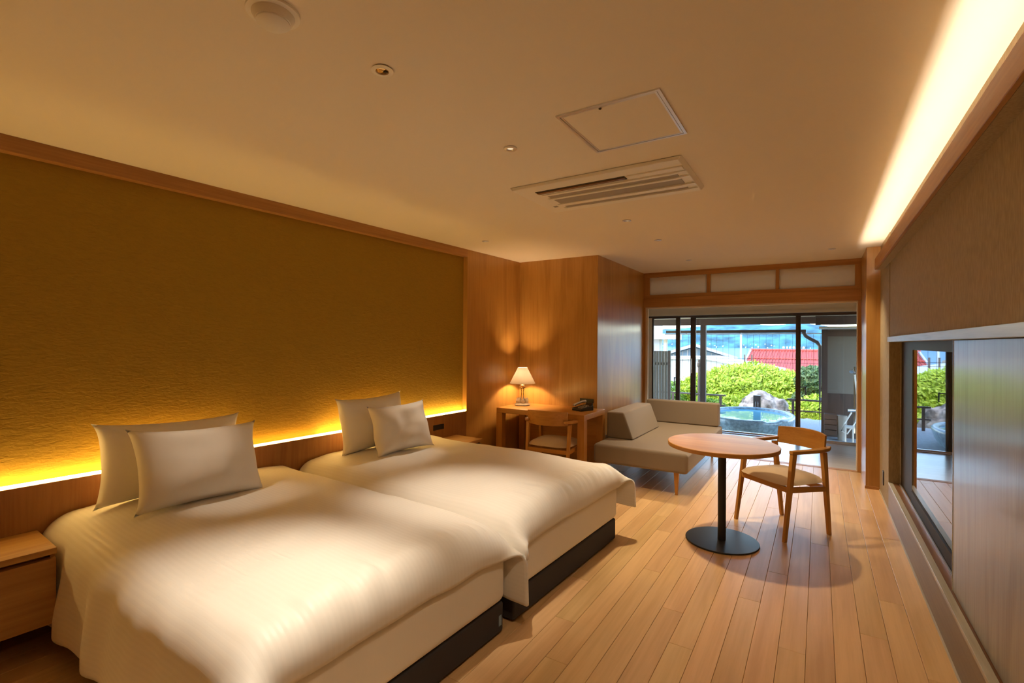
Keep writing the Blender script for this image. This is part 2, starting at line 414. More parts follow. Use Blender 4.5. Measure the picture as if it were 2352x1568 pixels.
# cove on the right: lip, underside, hidden LED
cv = struct(MB().prism([(.45, 2.172), (.47, 2.172), (.47, 2.276), (.45, 2.276)], 'y', -1.6, 5.80).build('trim_4', 'panel_h', bevel=.003), 'light cove along the right wall')
box('cove_base', 'right_wall', (.47, XR + .005, -1.6, 5.80, 2.172, 2.186), cv)
M['cove_led'] = emit('cove_led', (1, .84, .64), 58)
box('led_mount', 'right_wall', (.497, XR + .005, -1.6, 5.78, 2.186, 2.225), cv)
led = tag(box('led_strip', 'cove_led', (.503, .509, -1.5, 5.76, 2.226, 2.236)), 'warm LED strip hidden in the ceiling cove', 'light')
# headboard LED
M['head_led'] = emit('headboard_led', (1, .62, .18), 27)
M['head_led_dim'] = emit('headboard_led_dim', (1, .54, .13), 13)
hl = thing('led_strip', 'glowing warm LED strip along the top of the headboard', 'light', (0, 0, 0), DL)
for a, b, k in ((-1.6, 1.62, 'head_led'), (1.62, 2.24, 'head_led_dim'), (2.24, 3.955, 'head_led')):
    box('diffuser', k, (U0 - .028, U0 - .002, a, b, .7225, .735), hl)

# transom and veranda opening
w1 = empty_struct('window_1', 'wooden transom with three frosted panes over the veranda opening')
Y0, Y1 = YT, YT + .08
box('top_rail', 'frame', (XS, .405, Y0, Y1, 2.375, ROOM_H), w1, bevel=.002)
box('lower_rail', 'frame', (XS, .405, Y0, Y1, 2.085, 2.13), w1, bevel=.002)
box('head_beam', 'frame', (XS, .405, Y0 - .012, Y1 + .01, 1.958, 2.085), w1, bevel=.002)
for a, b in ((XS, -2.015), (-1.258, -1.212), (-.455, -.417), (.347, .405)):
    box('stile', 'frame_v', (a, b, Y0 + .002, Y1 - .002, 2.13, 2.375), w1, bevel=.002)
for a, b in ((-2.015, -1.258), (-1.212, -.455), (-.417, .347)):
    box('pane', 'paper', (a, b, Y0 + .03, Y0 + .036, 2.13, 2.375), w1)
box('jamb', 'frame_v', (XS, -2.073, Y0, Y1, 0, 1.958), w1); box('jamb', 'frame_v', (.377, .405, Y0, Y1, 0, 1.958), w1)
box('jamb_edge', 'cream', (-2.073, -2.045, Y0 + .03, Y1, 0, 1.945), w1); box('jamb_edge', 'cream', (.367, .377, Y0 + .03, Y1, 0, 1.945), w1)
box('head_edge', 'cream', (-2.073, .377, Y0 + .03, Y1, 1.94, 1.958), w1)
struct(box('threshold', 'frame', (XS, .405, YT, YT + .08, -.09, .003)), 'wooden threshold to the veranda')

# enclosed veranda
hf = struct(box('floor_veranda', 'hiro_floor', (-2.8, .9, YT + .08, YG + .06, -.09, 0)), 'pale floor of the enclosed veranda')
struct(box('ceiling_veranda', 'cream', (-2.8, .9, YT + .08, YG + .06, 2.30, 2.36)), 'veranda ceiling')
struct(box('wall_veranda_left', 'cream', (-2.9, -2.8, YT, YG + .06, 0, 2.36)))
struct(box('wall_veranda_left_return', 'cream', (-2.9, XS - .1, YT - .02, YT + .08, 0, 2.36)))
struct(box('wall_veranda_right', 'cream', (.66, .76, YT + .08, YG + .06, 0, 2.36)))
struct(box('wall_veranda_header', 'cream', (-2.8, .9, YG - .03, YG + .06, 1.975, 2.30)))
d1 = empty_struct('door_1', 'sliding glass doors to the bath terrace')
box('head_rail', 'cream', (-2.8, .66, YG - .05, YG + .05, 1.935, 1.975), d1)
box('head_track', 'darkframe', (-2.8, .66, YG - .03, YG + .05, 1.90, 1.93), d1)
box('sill_track', 'alu', (-2.8, .66, YG - .05, YG + .06, 0, .012), d1)
def sash(x0, x1, y, l, r):
    s = box('sash', 'alu', (x0, x1, y, y + .035, .012, .03), d1)
    box('sash_rail', 'darkframe', (x0, x1, y, y + .035, 1.888, 1.90), s)
    box('sash_stile', 'darkframe', (x0, x0 + l, y, y + .035, .03, 1.888), s); box('sash_stile', 'darkframe', (x1 - r, x1, y, y + .035, .03, 1.888), s)
    box('pane', 'glass', (x0 + l, x1 - r, y + .015, y + .02, .03, 1.888), s)
    return s
box('door_jamb', 'cream', (-2.8, -2.50, YG - .03, YG + .05, 0, 1.90), d1)
sa = sash(-2.50, -2.02, YG, .025, .07)
MB().tube([(-2.06, YG + .035, .86), (-2.13, YG + .07, .86)], .008).tube([(-2.13, YG + .07, .87), (-2.13, YG + .07, .72)], .009).build('door_handle', 'black', sa, smooth=True)
sa = sash(-1.854, -.235, YG + .036, .085, .064)
MB().tube([(-1.83, YG + .03, 1.2), (-1.83, YG + .03, .95)], .009).build('door_handle', 'alu', sa, smooth=True)
sa = sash(-.30, .66, YG, .04, .05)
MB().tube([(-.24, YG + .05, .80), (-.17, YG + .09, .80)], .008).tube([(-.17, YG + .09, .81), (-.17, YG + .09, .68)], .009).build('door_handle', 'black', sa, smooth=True)

# roof over room, veranda and eave keeps the sun out
rf = struct(MB().prism([(-1.9, 2.9), (YG + .1, 2.52), (11.3, 1.98), (11.3, 2.02), (YG + .1, 2.60), (-1.9, 3.0)], 'x', -5.0, 2.0).build('roof', 'ext_wood'), 'roof and eave boards')
struct(box('wall_outer_left', 'cream', (-4.2, -3.75, -2, YT, 0, 2.9)))
struct(box('wall_outer_right', 'cream', (RX, RX + .1, -2, YG + .2, 0, 2.7)))

# ------------------------------------------------------------------ beds
ZM = .43
def bed(v0, v1, label):
    b = thing('bed', label, 'bed', W((U0 - 1.42) / 2, (v0 + v1) / 2), DL)
    uc = (U0 - 1.42) / 2; vc = (v0 + v1) / 2
    def bx(n, mat, u0, u1, a, c, z0, z1, bev, seg=2): return box(n, mat, (u0 - uc, u1 - uc, a - vc, c - vc, z0, z1), b, bevel=bev, seg=seg)
    bb = bx('bed_base', 'bedbase', U0 + .02, -1.42, v0 + .01, v1 - .01, .012, .16, .012)
    for du in (.15, 1.78):
        for vv in (v0 + .12, v1 - .18): box('foot', 'blackp', (U0 + du - uc, U0 + du + .06 - uc, vv - vc, vv + .06 - vc, 0, .012), b)
    if v0 < 1:
        tg = bx('care_tag', 'tag_blue', -1.4205, -1.4175, v1 - .05, v1 - .03, .05, .10, 0); tg.parent = bb
    m = bx('mattress', 'sheet', U0 + .02, -1.405, v0, v1, .16, ZM, .05, 5)
    return b
V1 = (.70, 1.985); V2 = (2.055, 3.40)
bed(*V1, 'white bed on a charcoal base beside the deep-drawer nightstand')
bed(*V2, 'white bed on a charcoal base next to the desk alcove')

def duvet(v0, v1, d0, d1, label, seed, dip0=0, dip1=0, o0=.055, o1=.055, f0=1, f1=1):
    R = .13; Lf = (v1 + o1) - (v0 - o0) - 2 * R; q = R * PI / 2; tot = d0 + q + Lf + q + d1
    UH, UF = U0 + .015, -1.50; Rf = .10; qf = Rf * PI / 2; hang = .035; Lu = UF - UH; totu = Lu + qf + hang
    ns, nt = 120, 130; vs = []; uv = []
    def sm(x): x = max(0, min(1, x)); return x * x * (3 - 2 * x)
    for j in range(nt + 1):
        t = totu * j / nt
        for i in range(ns + 1):
            s = tot * i / ns
            if s < d0: v = v0 - o0; dz = -(R + d0 - s); side = 1; x = 0
            elif s < d0 + q: a = (s - d0) / R; v = v0 - o0 + R - R * math.cos(a); dz = -(R - R * math.sin(a)); side = 1 - sm((s - d0) / q); x = 0
            elif s < d0 + q + Lf: x = (s - d0 - q) / Lf; v = v0 - o0 + R + x * Lf; dz = 0; side = 0
            elif s < d0 + q + Lf + q: a = (s - d0 - q - Lf) / R; v = v1 + o1 - R + R * math.sin(a); dz = -(R - R * math.cos(a)); side = sm((s - d0 - q - Lf) / q); x = 1
            else: v = v1 + o1; dz = -(R + s - (d0 + q + Lf + q)); side = 1; x = 1
            crown = .035 * (1 - abs(2 * x - 1) ** 3) * (1 - .5 * math.exp(-(t / .12)))
            if t < Lu: ur = UH + t; zr = 0
            elif t < Lu + qf: a = (t - Lu) / Rf; ur = UF + Rf * math.sin(a); zr = -(Rf - Rf * math.cos(a)); crown *= math.cos(a)
            else: ur = UF + Rf; zr = -(Rf + t - Lu - qf); crown = 0
            us = UH + t
            u = ur * (1 - side) + us * side; z = .545 + dz + crown + zr * (1 - side)
            # corner sag at the foot
            ft = sm((t - Lu + .25) / .35)
            z -= dip1 * ft * sm((s / tot - .72) / .25) + dip0 * ft * sm((.28 - s / tot) / .25)
            p = Vector((u * 2.2 + seed, v * 2.2, z * 2.2))
            puff = noise.noise(p) * .014 + noise.noise(p * 2.7) * .006
            edge = math.exp(-((t - Lu - .02) / .09) ** 2)
            wr_ = (noise.noise(Vector((u * 3, v * 22 + seed, seed))) * .013 + noise.noise(Vector((u * 5 + 3, v * 47 + seed, 2))) * .006) * edge * (1 - side)
            fold = math.sin(u * 17 + 2.2 * noise.noise(Vector((u * 3, seed, 2)))) * .013 * side * sm(-dz / .3)
            fold += noise.noise(Vector((u * 9, z * 3, seed + 5))) * .012 * side
            sg = -1 if s < tot / 2 else 1
            ff = f0 if sg < 0 else f1
            v += ff * (sg * fold + (sg * .03 * sm((-dz - .1) / .3)))
            z += (puff + wr_) * (1 - side * .8)
            vs.append((u, v, max(z, .02))); uv.append((s, t))
    fs = []
    for j in range(nt):
        for i in range(ns):
            a = j * (ns + 1) + i; fs.append((a, a + 1, a + ns + 2, a + ns + 1))
    c = W((UH + UF) / 2, (v0 + v1) / 2); uc = (UH + UF) / 2; vc = (v0 + v1) / 2
    ob = raw('duvet', 'white_cloth', [(p[0] - uc, p[1] - vc, p[2]) for p in vs], fs, uv=uv, loc=c, rz=DL)
    sd = ob.modifiers.new('thickness', 'SOLIDIFY'); sd.thickness = .018; sd.offset = -1
    return tag(ob, label, 'duvet', 'white satin-stripe duvets')
duvet(*V1, .30, .19, 'white striped duvet hanging low beside the drawer nightstand', 1.3, dip0=.0, dip1=.08, o0=.03, o1=.022, f1=.25)
duvet(*V2, .02, .16, 'white striped duvet on the bed next to the desk', 8.1, dip0=.02, dip1=.02, o0=.02, f0=.2)

def pillow(w, h, t, loc, lean, yaw, label, seed, roll=0):
    """pillow standing on its long edge; local x across, y thickness, z up"""
    n = 26; vs = []; fs = []
    for sgn in (1, -1):
        for j in range(n + 1):
            for i in range(n + 1):
                a = -1 + 2 * i / n; b = -1 + 2 * j / n
                x = w / 2 * a * (1 - .11 * (1 - b * b) ** .7); z = h / 2 * b * (1 - .13 * (1 - a * a) ** .7)
                th = t / 2 * ((1 - a ** 4) * (1 - b ** 4)) ** .55 * (.75 + .25 * (1 - a * a))
                nz_ = noise.noise(Vector((x * 9 + seed, z * 6, sgn))) * .022 + noise.noise(Vector((x * 4, z * 4 + seed, 0))) * .03 + .012 * math.exp(-((abs(a) - .82) / .1) ** 2) * noise.noise(Vector((seed, z * 22, sgn)))
                fl_ = (1 - a * a) ** .5 * (1 - b * b) ** .5
                dy = noise.noise(Vector((a * 1.3, b * 1.3, seed))) * .03
                vs.append((x, sgn * (th + nz_ * fl_ * .8) + dy, z + h / 2))
    N = (n + 1) ** 2
    for k in (0, 1):
        for j in range(n):
            for i in range(n):
                q = k * N + j * (n + 1) + i; f = (q, q + 1, q + n + 2, q + n + 1); fs.append(f if k else f[::-1])
    bm = bmesh.new(); bv = [bm.verts.new(p) for p in vs]
    for f in fs: bm.faces.new([bv[i] for i in f])
    bmesh.ops.remove_doubles(bm, verts=bm.verts, dist=1e-4)
    me = bpy.data.meshes.new('pillow'); bm.to_mesh(me); bm.free(); me.materials.append(M['pillow']); me.shade_smooth()
    o = bpy.data.objects.new('pillow', me); COL.objects.link(o)
    # local +y points to the foot of the bed (+u)
    o.matrix_world = Matrix.Translation(loc) @ Matrix.Rotation(DL + yaw - PI / 2, 4, 'Z') @ Matrix.Rotation(lean, 4, 'X') @ Matrix.Rotation(roll, 4, 'Y')
    return tag(o, label, 'pillow', 'white bed pillows')
pillow(.74, .44, .20, W(-3.13, 1.17, .575), math.radians(12), 0, 'white pillow propped against the headboard on the drawer-side bed', 3.1, roll=-.03)
pillow(.66, .44, .24, W(-2.82, 1.20, .580), math.radians(24), .05, 'white pillow leaning on another on the drawer-side bed', 9.4, roll=-.06)
pillow(.66, .45, .19, W(-3.13, 2.60, .58), math.radians(12), .0, 'white pillow propped against the headboard on the desk-side bed', 5.7, roll=.02)
pillow(.56, .40, .22, W(-2.86, 2.66, .585), math.radians(18), -.05, 'smaller white pillow leaning on another on the desk-side bed', 2.2, roll=.01)

# nightstands
def nightstand(v0, v1, label):
    t = thing('nightstand', label, 'nightstand', W(-3.175, (v0 + v1) / 2), DL)
    w = (v1 - v0) / 2
    box('top', 'stand', (-.174, .175, -w, w, .466, .494), t, bevel=.002)
    box('body', 'sill', (-.174, .13, -w + .006, w - .006, .16, .466), t)
    box('side_panel', 'stand', (-.174, .15, -w, -w + .018, .147, .466), t); box('side_panel', 'stand', (-.174, .15, w - .018, w, .147, .466), t)
    box('drawer_front', 'stand', (.13, .172, -w + .001, w - .001, .147, .446), t, bevel=.002)
    return t
nightstand(.04, .64, 'wooden wall-hung nightstand with one deep drawer')
nightstand(3.435, 3.80, 'small wooden nightstand below the headboard socket')
tag(box('headboard_socket', 'blackp', (U0, U0 + .006, 3.461, 3.609, .583, .634), rz=DL, bevel=.002), 'black switch plate set in the headboard', 'socket')

# ------------------------------------------------------------------ desk alcove
dk = thing('desk', 'wooden writing desk with thick square legs in the alcove', 'desk', (-2.535, 4.82, 0))
dx = .535; dy = .285
box('top', 'furn_x', (-dx, dx, -dy, dy, .665, .72), dk, bevel=.003)
for sx in (-1, 1):
    for sy in (-1, 1):
        xa = sx * dx; ya = sy * dy
        box('leg', 'furn_z', (min(xa, xa - sx * .075), max(xa, xa - sx * .075), min(ya, ya - sy * .075), max(ya, ya - sy * .075), 0, .665), dk, bevel=.002)
box('back_panel', 'furn_x', (-dx + .075, dx - .075, dy - .04, dy - .02, .25, .665), dk)
tag(box('wall_outlet', 'blackp', (-2.305, -2.14, YA - .008, YA, .775, .822), bevel=.002), 'dark wall outlet plate above the desk', 'outlet')

# table lamp
lp = thing('table_lamp', 'lit table lamp with cone shade and glass base', 'lamp', (-2.93, 4.87, .72))
M['crystal'] = clear_glass('lamp_crystal', (.95, .93, .90), 1.55)
M['crystal_frost'] = plain('frosted_crystal', (.80, .74, .66), .15)
MB().lathe([(.0, 0), (.085, 0), (.092, .012), (.07, .03), (.0, .03)], 28).build('base', 'crystal_frost', lp, smooth=True)
for i in range(7):
    a = 2 * PI * i / 7
    MB().lathe([(0, .02), (.02, .03), (.026, .052), (.016, .078), (0, .092)], 6, .055 * math.cos(a), .055 * math.sin(a)).build('crystal_drop', 'crystal_frost', lp)
MB().lathe([(.03, .03), (.034, .06), (.018, .085), (.014, .16), (.02, .19), (.012, .2)], 20).build('stem', 'crystal', lp, smooth=True)
MB().lathe([(.012, .2), (.045, .205), (.045, .215), (.014, .222), (.03, .235), (.012, .245), (.010, .30)], 24).build('collar', 'brass', lp, smooth=True)
sh = MB().lathe([(.150, .257), (.056, .441), (.0545, .441), (.1485, .257)], 40); sh.f = sh.f[:-2]; sh.f += [(3 * 40 + i, 3 * 40 + (i + 1) % 40, (i + 1) % 40, i) for i in range(40)]
sho = sh.build('lamp_shade', 'shade', lp, smooth=True)
MB().lathe([(0, .300), (.016, .303), (.03, .335), (.02, .365), (0, .375)], 16).build('bulb', emit('bulb_glow', (1, .74, .45), 45), lp, smooth=True)
for k in range(3):
    a = 2 * PI * k / 3; MB().tube([(0, 0, .432), (.056 * math.cos(a), .056 * math.sin(a), .438)], .0018, 6).build('shade_spoke', 'brass', lp)
lamp('lamp_light', 'POINT', 95, (1, .62, .30), (0, 0, .345), lp, size=.03)

# telephone
ph = thing('telephone', 'black desk telephone with handset on its cradle', 'telephone', (-2.17, 4.88, .72), math.radians(-25))
MB().prism([(-.09, 0), (.09, 0), (.09, .055), (-.09, .025)], 'x', -.075, .075).build('body', 'blackp', ph, bevel=.006); pb = ph.children[0]
MB().tube([(-.05, -.085, .055), (-.052, -.045, .07), (-.052, .045, .09), (-.05, .085, .088)], [.017, .013, .013, .017], 10).build('handset', 'alu', ph, smooth=True)
for i in range(3):
    for j in range(4):
        MB().box(-.005 + i * .024, .010 + i * .024, -.065 + j * .028, -.048 + j * .028, .03, .045 + j * .004).build('key', 'greyp', pb)
MB().prism([(.04, .04), (.085, .05), (.085, .08), (.07, .08)], 'x', -.02, .07).build('display', 'blackp', pb, bevel=.003)

# ------------------------------------------------------------------ chairs
def bar(p, q, w0, d0, w1, d1):
    """tapered bar from p to q, width along x, depth along y"""
    def sec(c, w, d): return [(c[0] - w / 2, c[1] - d / 2, c[2]), (c[0] + w / 2, c[1] - d / 2, c[2]), (c[0] + w / 2, c[1] + d / 2, c[2]), (c[0] - w / 2, c[1] + d / 2, c[2])]
    return MB().beam([sec(p, w0, d0), sec(q, w1, d1)])
def make_chair(label, loc, rz):
    t = thing('armchair', label, 'chair', loc, rz, 'low wooden armchairs')
    for s in (-1, 1):
        bar((s * .245, .215, 0), (s * .235, .125, .635), .026, .026, .032, .042).build('front_leg', 'furn_z', t, bevel=.004)
        bar((s * .222, -.235, 0), (s * .232, -.165, .635), .026, .026, .032, .042).build('rear_leg', 'furn_z', t, bevel=.004)
        # arm: flat bar sweeping inward at the rear
        pts = [(s * .235, .150), (s * .246, .02), (s * .25, -.10), (s * .238, -.185), (s * .205, -.245)]
        secs = []
        for i, (x, y) in enumerate(pts):
            a = pts[max(i - 1, 0)]; b = pts[min(i + 1, 4)]; d = Vector((b[0] - a[0], b[1] - a[1])).normalized(); nx, ny = -d.y, d.x
            w = (.019, .024, .026, .024, .018)[i]; z = .635 + (.0, .002, .005, .010, .013)[i]
            secs.append([(x - nx * w, y - ny * w, z), (x + nx * w, y + ny * w, z), (x + nx * w, y + ny * w, z + .026), (x - nx * w, y - ny * w, z + .026)])
        MB().beam(secs).build('arm', 'furn', t, bevel=.005)
        MB().beam([[(s * .240 - .011, .170, .355), (s * .240 + .011, .170, .355), (s * .240 + .011, .170, .395), (s * .240 - .011, .170, .395)],
                   [(s * .226 - .011, -.195, .335), (s * .226 + .011, -.195, .335), (s * .226 + .011, -.195, .375), (s * .226 - .011, -.195, .375)]]).build('side_rail', 'furn', t, bevel=.003)
    box('front_rail', 'furn_x', (-.236, .236, .155, .177, .352, .394), t, bevel=.003)
    box('rear_rail', 'furn_x', (-.222, .222, -.207, -.187, .335, .375), t, bevel=.003)
    # curved back board
    vs = []; n = 14; fs = []
    secs = []
    for i in range(n + 1):
        a = -1 + 2 * i / n; x = a * .222; y = -.262 + .075 * a * a
        h0, h1 = .618 + .006 * a * a, .768 - .010 * a * a
        secs.append([(x, y - .010, h0), (x, y + .010, h0), (x, y - .004, h1), (x, y - .022, h1)])
    MB().beam(secs).build('backrest', 'furn_x', t, bevel=.004)
    # seat cushion
    n = 22; vs = []; fs = []
    for sg in (1, -1):
        for j in range(n + 1):
            for i in range(n + 1):
                a = -1 + 2 * i / n; b = -1 + 2 * j / n
                r = max(abs(a), abs(b)); k = (abs(a) ** 5 + abs(b) ** 5) ** .2
                q = r / k if k > 1e-6 else 1
                x = a * q * (.252 - .022 * (1 - b) / 2); y = b * q * .225 - .01
                e = (1 - r ** 2.4) ** .6
                vs.append((x, y, .405 + (.062 * e if sg > 0 else -.02 * e)))
    N = (n + 1) ** 2
    for k in (0, 1):
        for j in range(n):
            for i in range(n):
                qq = k * N + j * (n + 1) + i; f = (qq, qq + 1, qq + n + 2, qq + n + 1); fs.append(f[::-1] if k else f)
    raw('seat', 'seat', vs, fs, t)
    return t
make_chair('wooden armchair with beige seat drawn up to the round table', (-.25, 4.41, 0), 2.42)
make_chair('wooden armchair tucked under the writing desk', (-2.345, 4.57, 0), .06)

# round table
tb = thing('round_table', 'round wooden pedestal table with black disc foot', 'table', (-.60, 3.86, 0))
MB().lathe([(0, .69), (.37, .69), (.38, .693), (.382, .718), (.378, .722), (0, .722)], 72).build('table_top', 'furn_x', tb, smooth=True)
MB().lathe([(0, .0), (.249, .0), (.252, .003), (.252, .009), (.249, .012), (0, .012)], 64).build('foot_disc', 'black', tb, smooth=True)
MB().lathe([(.028, .012), (.028, .675), (.09, .68), (.09, .69)], 28).build('pedestal', 'black', tb, smooth=True)

# ------------------------------------------------------------------ sofa
sf = thing('daybed_sofa', 'taupe upholstered daybed with slim wooden legs', 'sofa', (-1.51, 5.71, 0))
sx0, sx1, sy0, sy1 = -.475, .475, -.98, .98
box('seat', 'sofa', (sx0, sx1, sy0, sy1, .215, .41), sf, bevel=.035, seg=4)
for s in (-1, 1):
    for k in (-1, 1):
        x = s * .36 ; y = k * .92
        bar((x + s * .0, y, 0), (x, y, .216), .024, .024, .046, .046).build('leg', 'furn_z', sf, bevel=.004)
bk = MB().prism([(.80, .41), (.965, .41), (.955, .70), (.835, .70)], 'x', -.46, .45).build('backrest', 'sofa', sf, bevel=.02, seg=3)
bo = thing('bolster', 'taupe wedge bolster lying on the daybed by the wood wall', 'cushion', (-1.85, 5.66, .41))
MB().prism([(-.13, 0), (.17, 0), (.06, .29), (-.13, .29)], 'y', -.56, .46).build('bolster_body', 'sofa', bo, bevel=.02, seg=3)

# ------------------------------------------------------------------ ceiling fittings
ZC = ROOM_H
hx0, hx1, hy0, hy1 = -.975, -.525, 1.885, 2.355
ha = thing('ceiling_hatch', 'square access hatch with thin metal frame in the ceiling', 'hatch', ((hx0 + hx1) / 2, (hy0 + hy1) / 2, ZC))
hw = (hx1 - hx0) / 2; hh = (hy1 - hy0) / 2
for b_ in ((-hw, hw, -hh, -hh + .012), (-hw, hw, hh - .012, hh), (-hw, -hw + .012, -hh + .012, hh - .012), (hw - .012, hw, -hh + .012, hh - .012)):
    box('outer_frame', 'alu', (*b_, -.006, 0), ha)
g = .015
for b_ in ((-hw + g, hw - g, -hh + g, -hh + g + .008), (-hw + g, hw - g, hh - g - .008, hh - g), (-hw + g, -hw + g + .008, -hh + g + .008, hh - g - .008), (hw - g - .008, hw - g, -hh + g + .008, hh - g - .008)):
    box('inner_frame', 'alu', (*b_, -.005, 0), ha)
box('hatch_panel', 'ceiling', (-hw + g + .008, hw - g - .008, -hh + g + .008, hh - g - .008, -.004, 0), ha)
MB().lathe([(0, -.008), (.006, -.008), (.006, -.004)], 12, -.03, -hh + .028).build('latch', 'slot', ha)

ac = thing('air_conditioner', 'white ceiling cassette air conditioner with long louvre', 'air conditioner', (-1.145, 2.915, ZC - .001))
ax, ay = .535, .30
MB().prism([(-ax, 0), (-ax + .02, -.022), (ax - .02, -.022), (ax, 0)], 'y', -ay, ay).build('panel', 'whitep', ac, bevel=.004)
for y0, y1 in ((-.10, -.045), (-.015, .10), (.15, .20)):
    box('grille', 'greyp', (-.37, .46, y0, y1, -.0245, -.021), ac)
    for k in range(5): pass
for y0, y1 in ((-.135, -.108), (-.043, -.017), (.102, .148), (.203, .225)):
    MB().prism([(-.40, -.022), (.50, -.022), (.52, -.030), (.44, -.034), (-.38, -.030)], 'y', y0, y1).build('bar', 'whitep', ac, bevel=.002)
box('air_slot', 'slot', (-.40, .19, -.205, -.150, -.0245, -.021), ac)
box('louvre', 'sill', (-.395, .185, -.19, -.172, -.030, -.022), ac)
box('flap', 'whitep', (.20, .515, -.205, -.150, -.030, -.021), ac, bevel=.003)
box('badge', 'greyp', (-.45, -.42, .14, .17, -.0235, -.021), ac)

def downlight(x, y, r=.022, energy=0, target=None, angle=60, blend=.7, size=.02, col=SPOT_COL, label='small recessed downlight with metal rim in the ceiling'):
    d = thing('downlight', label, 'downlight', (x, y, ZC), 0, 'recessed ceiling downlights')
    MB().lathe([(r, -.001), (r + .012, -.002), (r + .012, -.006), (r - .002, -.008), (r - .006, -.001)], 24, ring=True).build('rim', 'alu', d, smooth=True)
    MB().lathe([(0, -.0015), (r - .005, -.0015), (r - .005, -.0005)], 20).build('lens', 'lens', d)
    if energy:
        tg = Vector(target) - Vector((x, y, ZC)) if target is not None else Vector((0, 0, -1))
        lamp('downlight_lamp', 'SPOT', energy, col, (0, 0, -.015), d, target=tg, size=size, angle=angle, blend=blend)
    return d
M['lens'] = emit('downlight_lens', (1, .8, .55), .5)
BED_COL = (1, .84, .64)
downlight(-1.331, 2.077, energy=90, target=W(-1.80, 2.10, .55), angle=42, blend=1, col=BED_COL, label='small recessed downlight beside the ceiling hatch')
downlight(-1.310, 3.789, energy=115, target=(-.75, 3.75, .3), angle=84, blend=1, size=.05, label='small recessed downlight next beyond the air conditioner')
downlight(-1.304, 4.657, energy=10, target=(-1.1, 4.5, .2), angle=90, blend=.8, label='small recessed downlight above the daybed end')
downlight(-1.303, 5.956, energy=110, target=(-1.0, 5.9, 0), angle=90, blend=.8, label='small recessed downlight closest to the frosted transom')
downlight(-2.749, 3.851, energy=45, target=W(-2.80, 2.66, .76), angle=20, blend=1, col=BED_COL, label='small recessed downlight near the wooden alcove wall')
downlight(.110, 5.986, energy=70, target=(-.1, 5.8, 0), angle=90, blend=.8, label='small recessed downlight near the end of the light cove')
downlight(-2.885, .52, energy=34, target=W(-2.75, 1.26, .78), angle=20, blend=1, col=BED_COL, label='small recessed downlight near the mustard wall above the nightstand')
downlight(-.2, .9, energy=26, target=(-.3, 1.9, 0), angle=100, blend=.8, label='added unseen downlight brightening the floor beside the beds')  # extra lamp out of view, added to lift the near floor

sd_ = thing('smoke_detector', 'round white dome smoke detector on the ceiling', 'smoke detector', (-1.392, .845, ZC))
MB().lathe([(.058, 0), (.060, -.012), (.05, -.03), (.047, -.03), (.047, -.034), (.03, -.046), (0, -.05)], 36).build('dome', 'whitep', sd_, smooth=True)
MB().lathe([(.075, 0), (.075, -.008), (.058, -.010)], 36).build('mount_ring', 'whitep', sd_, smooth=True)
sk = thing('gimbal_downlight', 'recessed tilting downlight with white ring over the bed', 'downlight', (-1.347, 1.235, ZC))
MB().lathe([(.024, -.001), (.038, -.002), (.040, -.005), (.024, -.007)], 28, ring=True).build('escutcheon', 'whitep', sk, smooth=True)
MB().lathe([(0, -.0005), (.025, -.0005), (.025, 0)], 24).build('housing', 'stand', sk)
MB().lathe([(0, -.006), (.010, -.006), (.013, -.002), (.02, -.0015)], 16, -.006, -.004).build('lamp_head', 'brass', sk, smooth=True)
MB().box(-.003, .010, .008, .018, -.005, -.001).build('gimbal_arm', 'slot', sk)
lamp('downlight_lamp', 'SPOT', 120, BED_COL, (0, 0, -.02), sk, target=W(-1.62, .82, .55) - Vector((-1.347, 1.235, ZC)), size=.03, angle=50, blend=1)

# ------------------------------------------------------------------ bath terrace
dkz = -.16
dk2 = struct(box('terrace_floor', 'stone', (-6, 3, YG + .06, 12.3, dkz - .1, dkz)), 'grey stone terrace floor')
# oval tub
tu = thing('bathtub', 'round blue-glazed open-air bath full of water', 'bathtub', (-1.13, 10.36, dkz))
TX, TY = .79, 1.10
n = 72; prof = [(.86, 0), (.93, .10), (.97, .20), (.985, .26), (.955, .285), (.865, .285), (.85, .25), (.82, .10), (0, .06)]
vs = []; fs = []
for r, z in prof:
    for i in range(n):
        a = 2 * PI * i / n; zz = z
        d = abs((a - math.radians(-52) + PI) % (2 * PI) - PI)
        if r > .84 and z > .24 and d < .16: zz -= .03
        vs.append((r * TX * math.cos(a), r * TY * math.sin(a), zz))
for j in range(len(prof) - 1):
    for i in range(n): fs.append((j * n + i, j * n + (i + 1) % n, (j + 1) * n + (i + 1) % n, (j + 1) * n + i))
raw('tub_shell', 'tub', vs, fs, tu)
MB().lathe([(0, .235), (.855, .235), (.855, .243), (0, .243)], 64, 0, 0, TX, TY).build('water', 'water', tu, smooth=True)
st = thing('water_spout', 'dark square post spouting water into the bath', 'spout', (-1.11, 11.57, dkz))
box('post', 'darkframe', (-.07, .07, -.06, .06, 0, .52), st, bevel=.004)
MB().tube([(-.02, -.065, .40), (-.022, -.10, .36), (-.024, -.12, .26)], .008, 8).tube([(.02, -.065, .40), (.024, -.10, .36), (.026, -.12, .26)], .008, 8).build('water_jet', 'crystal', st, smooth=True)
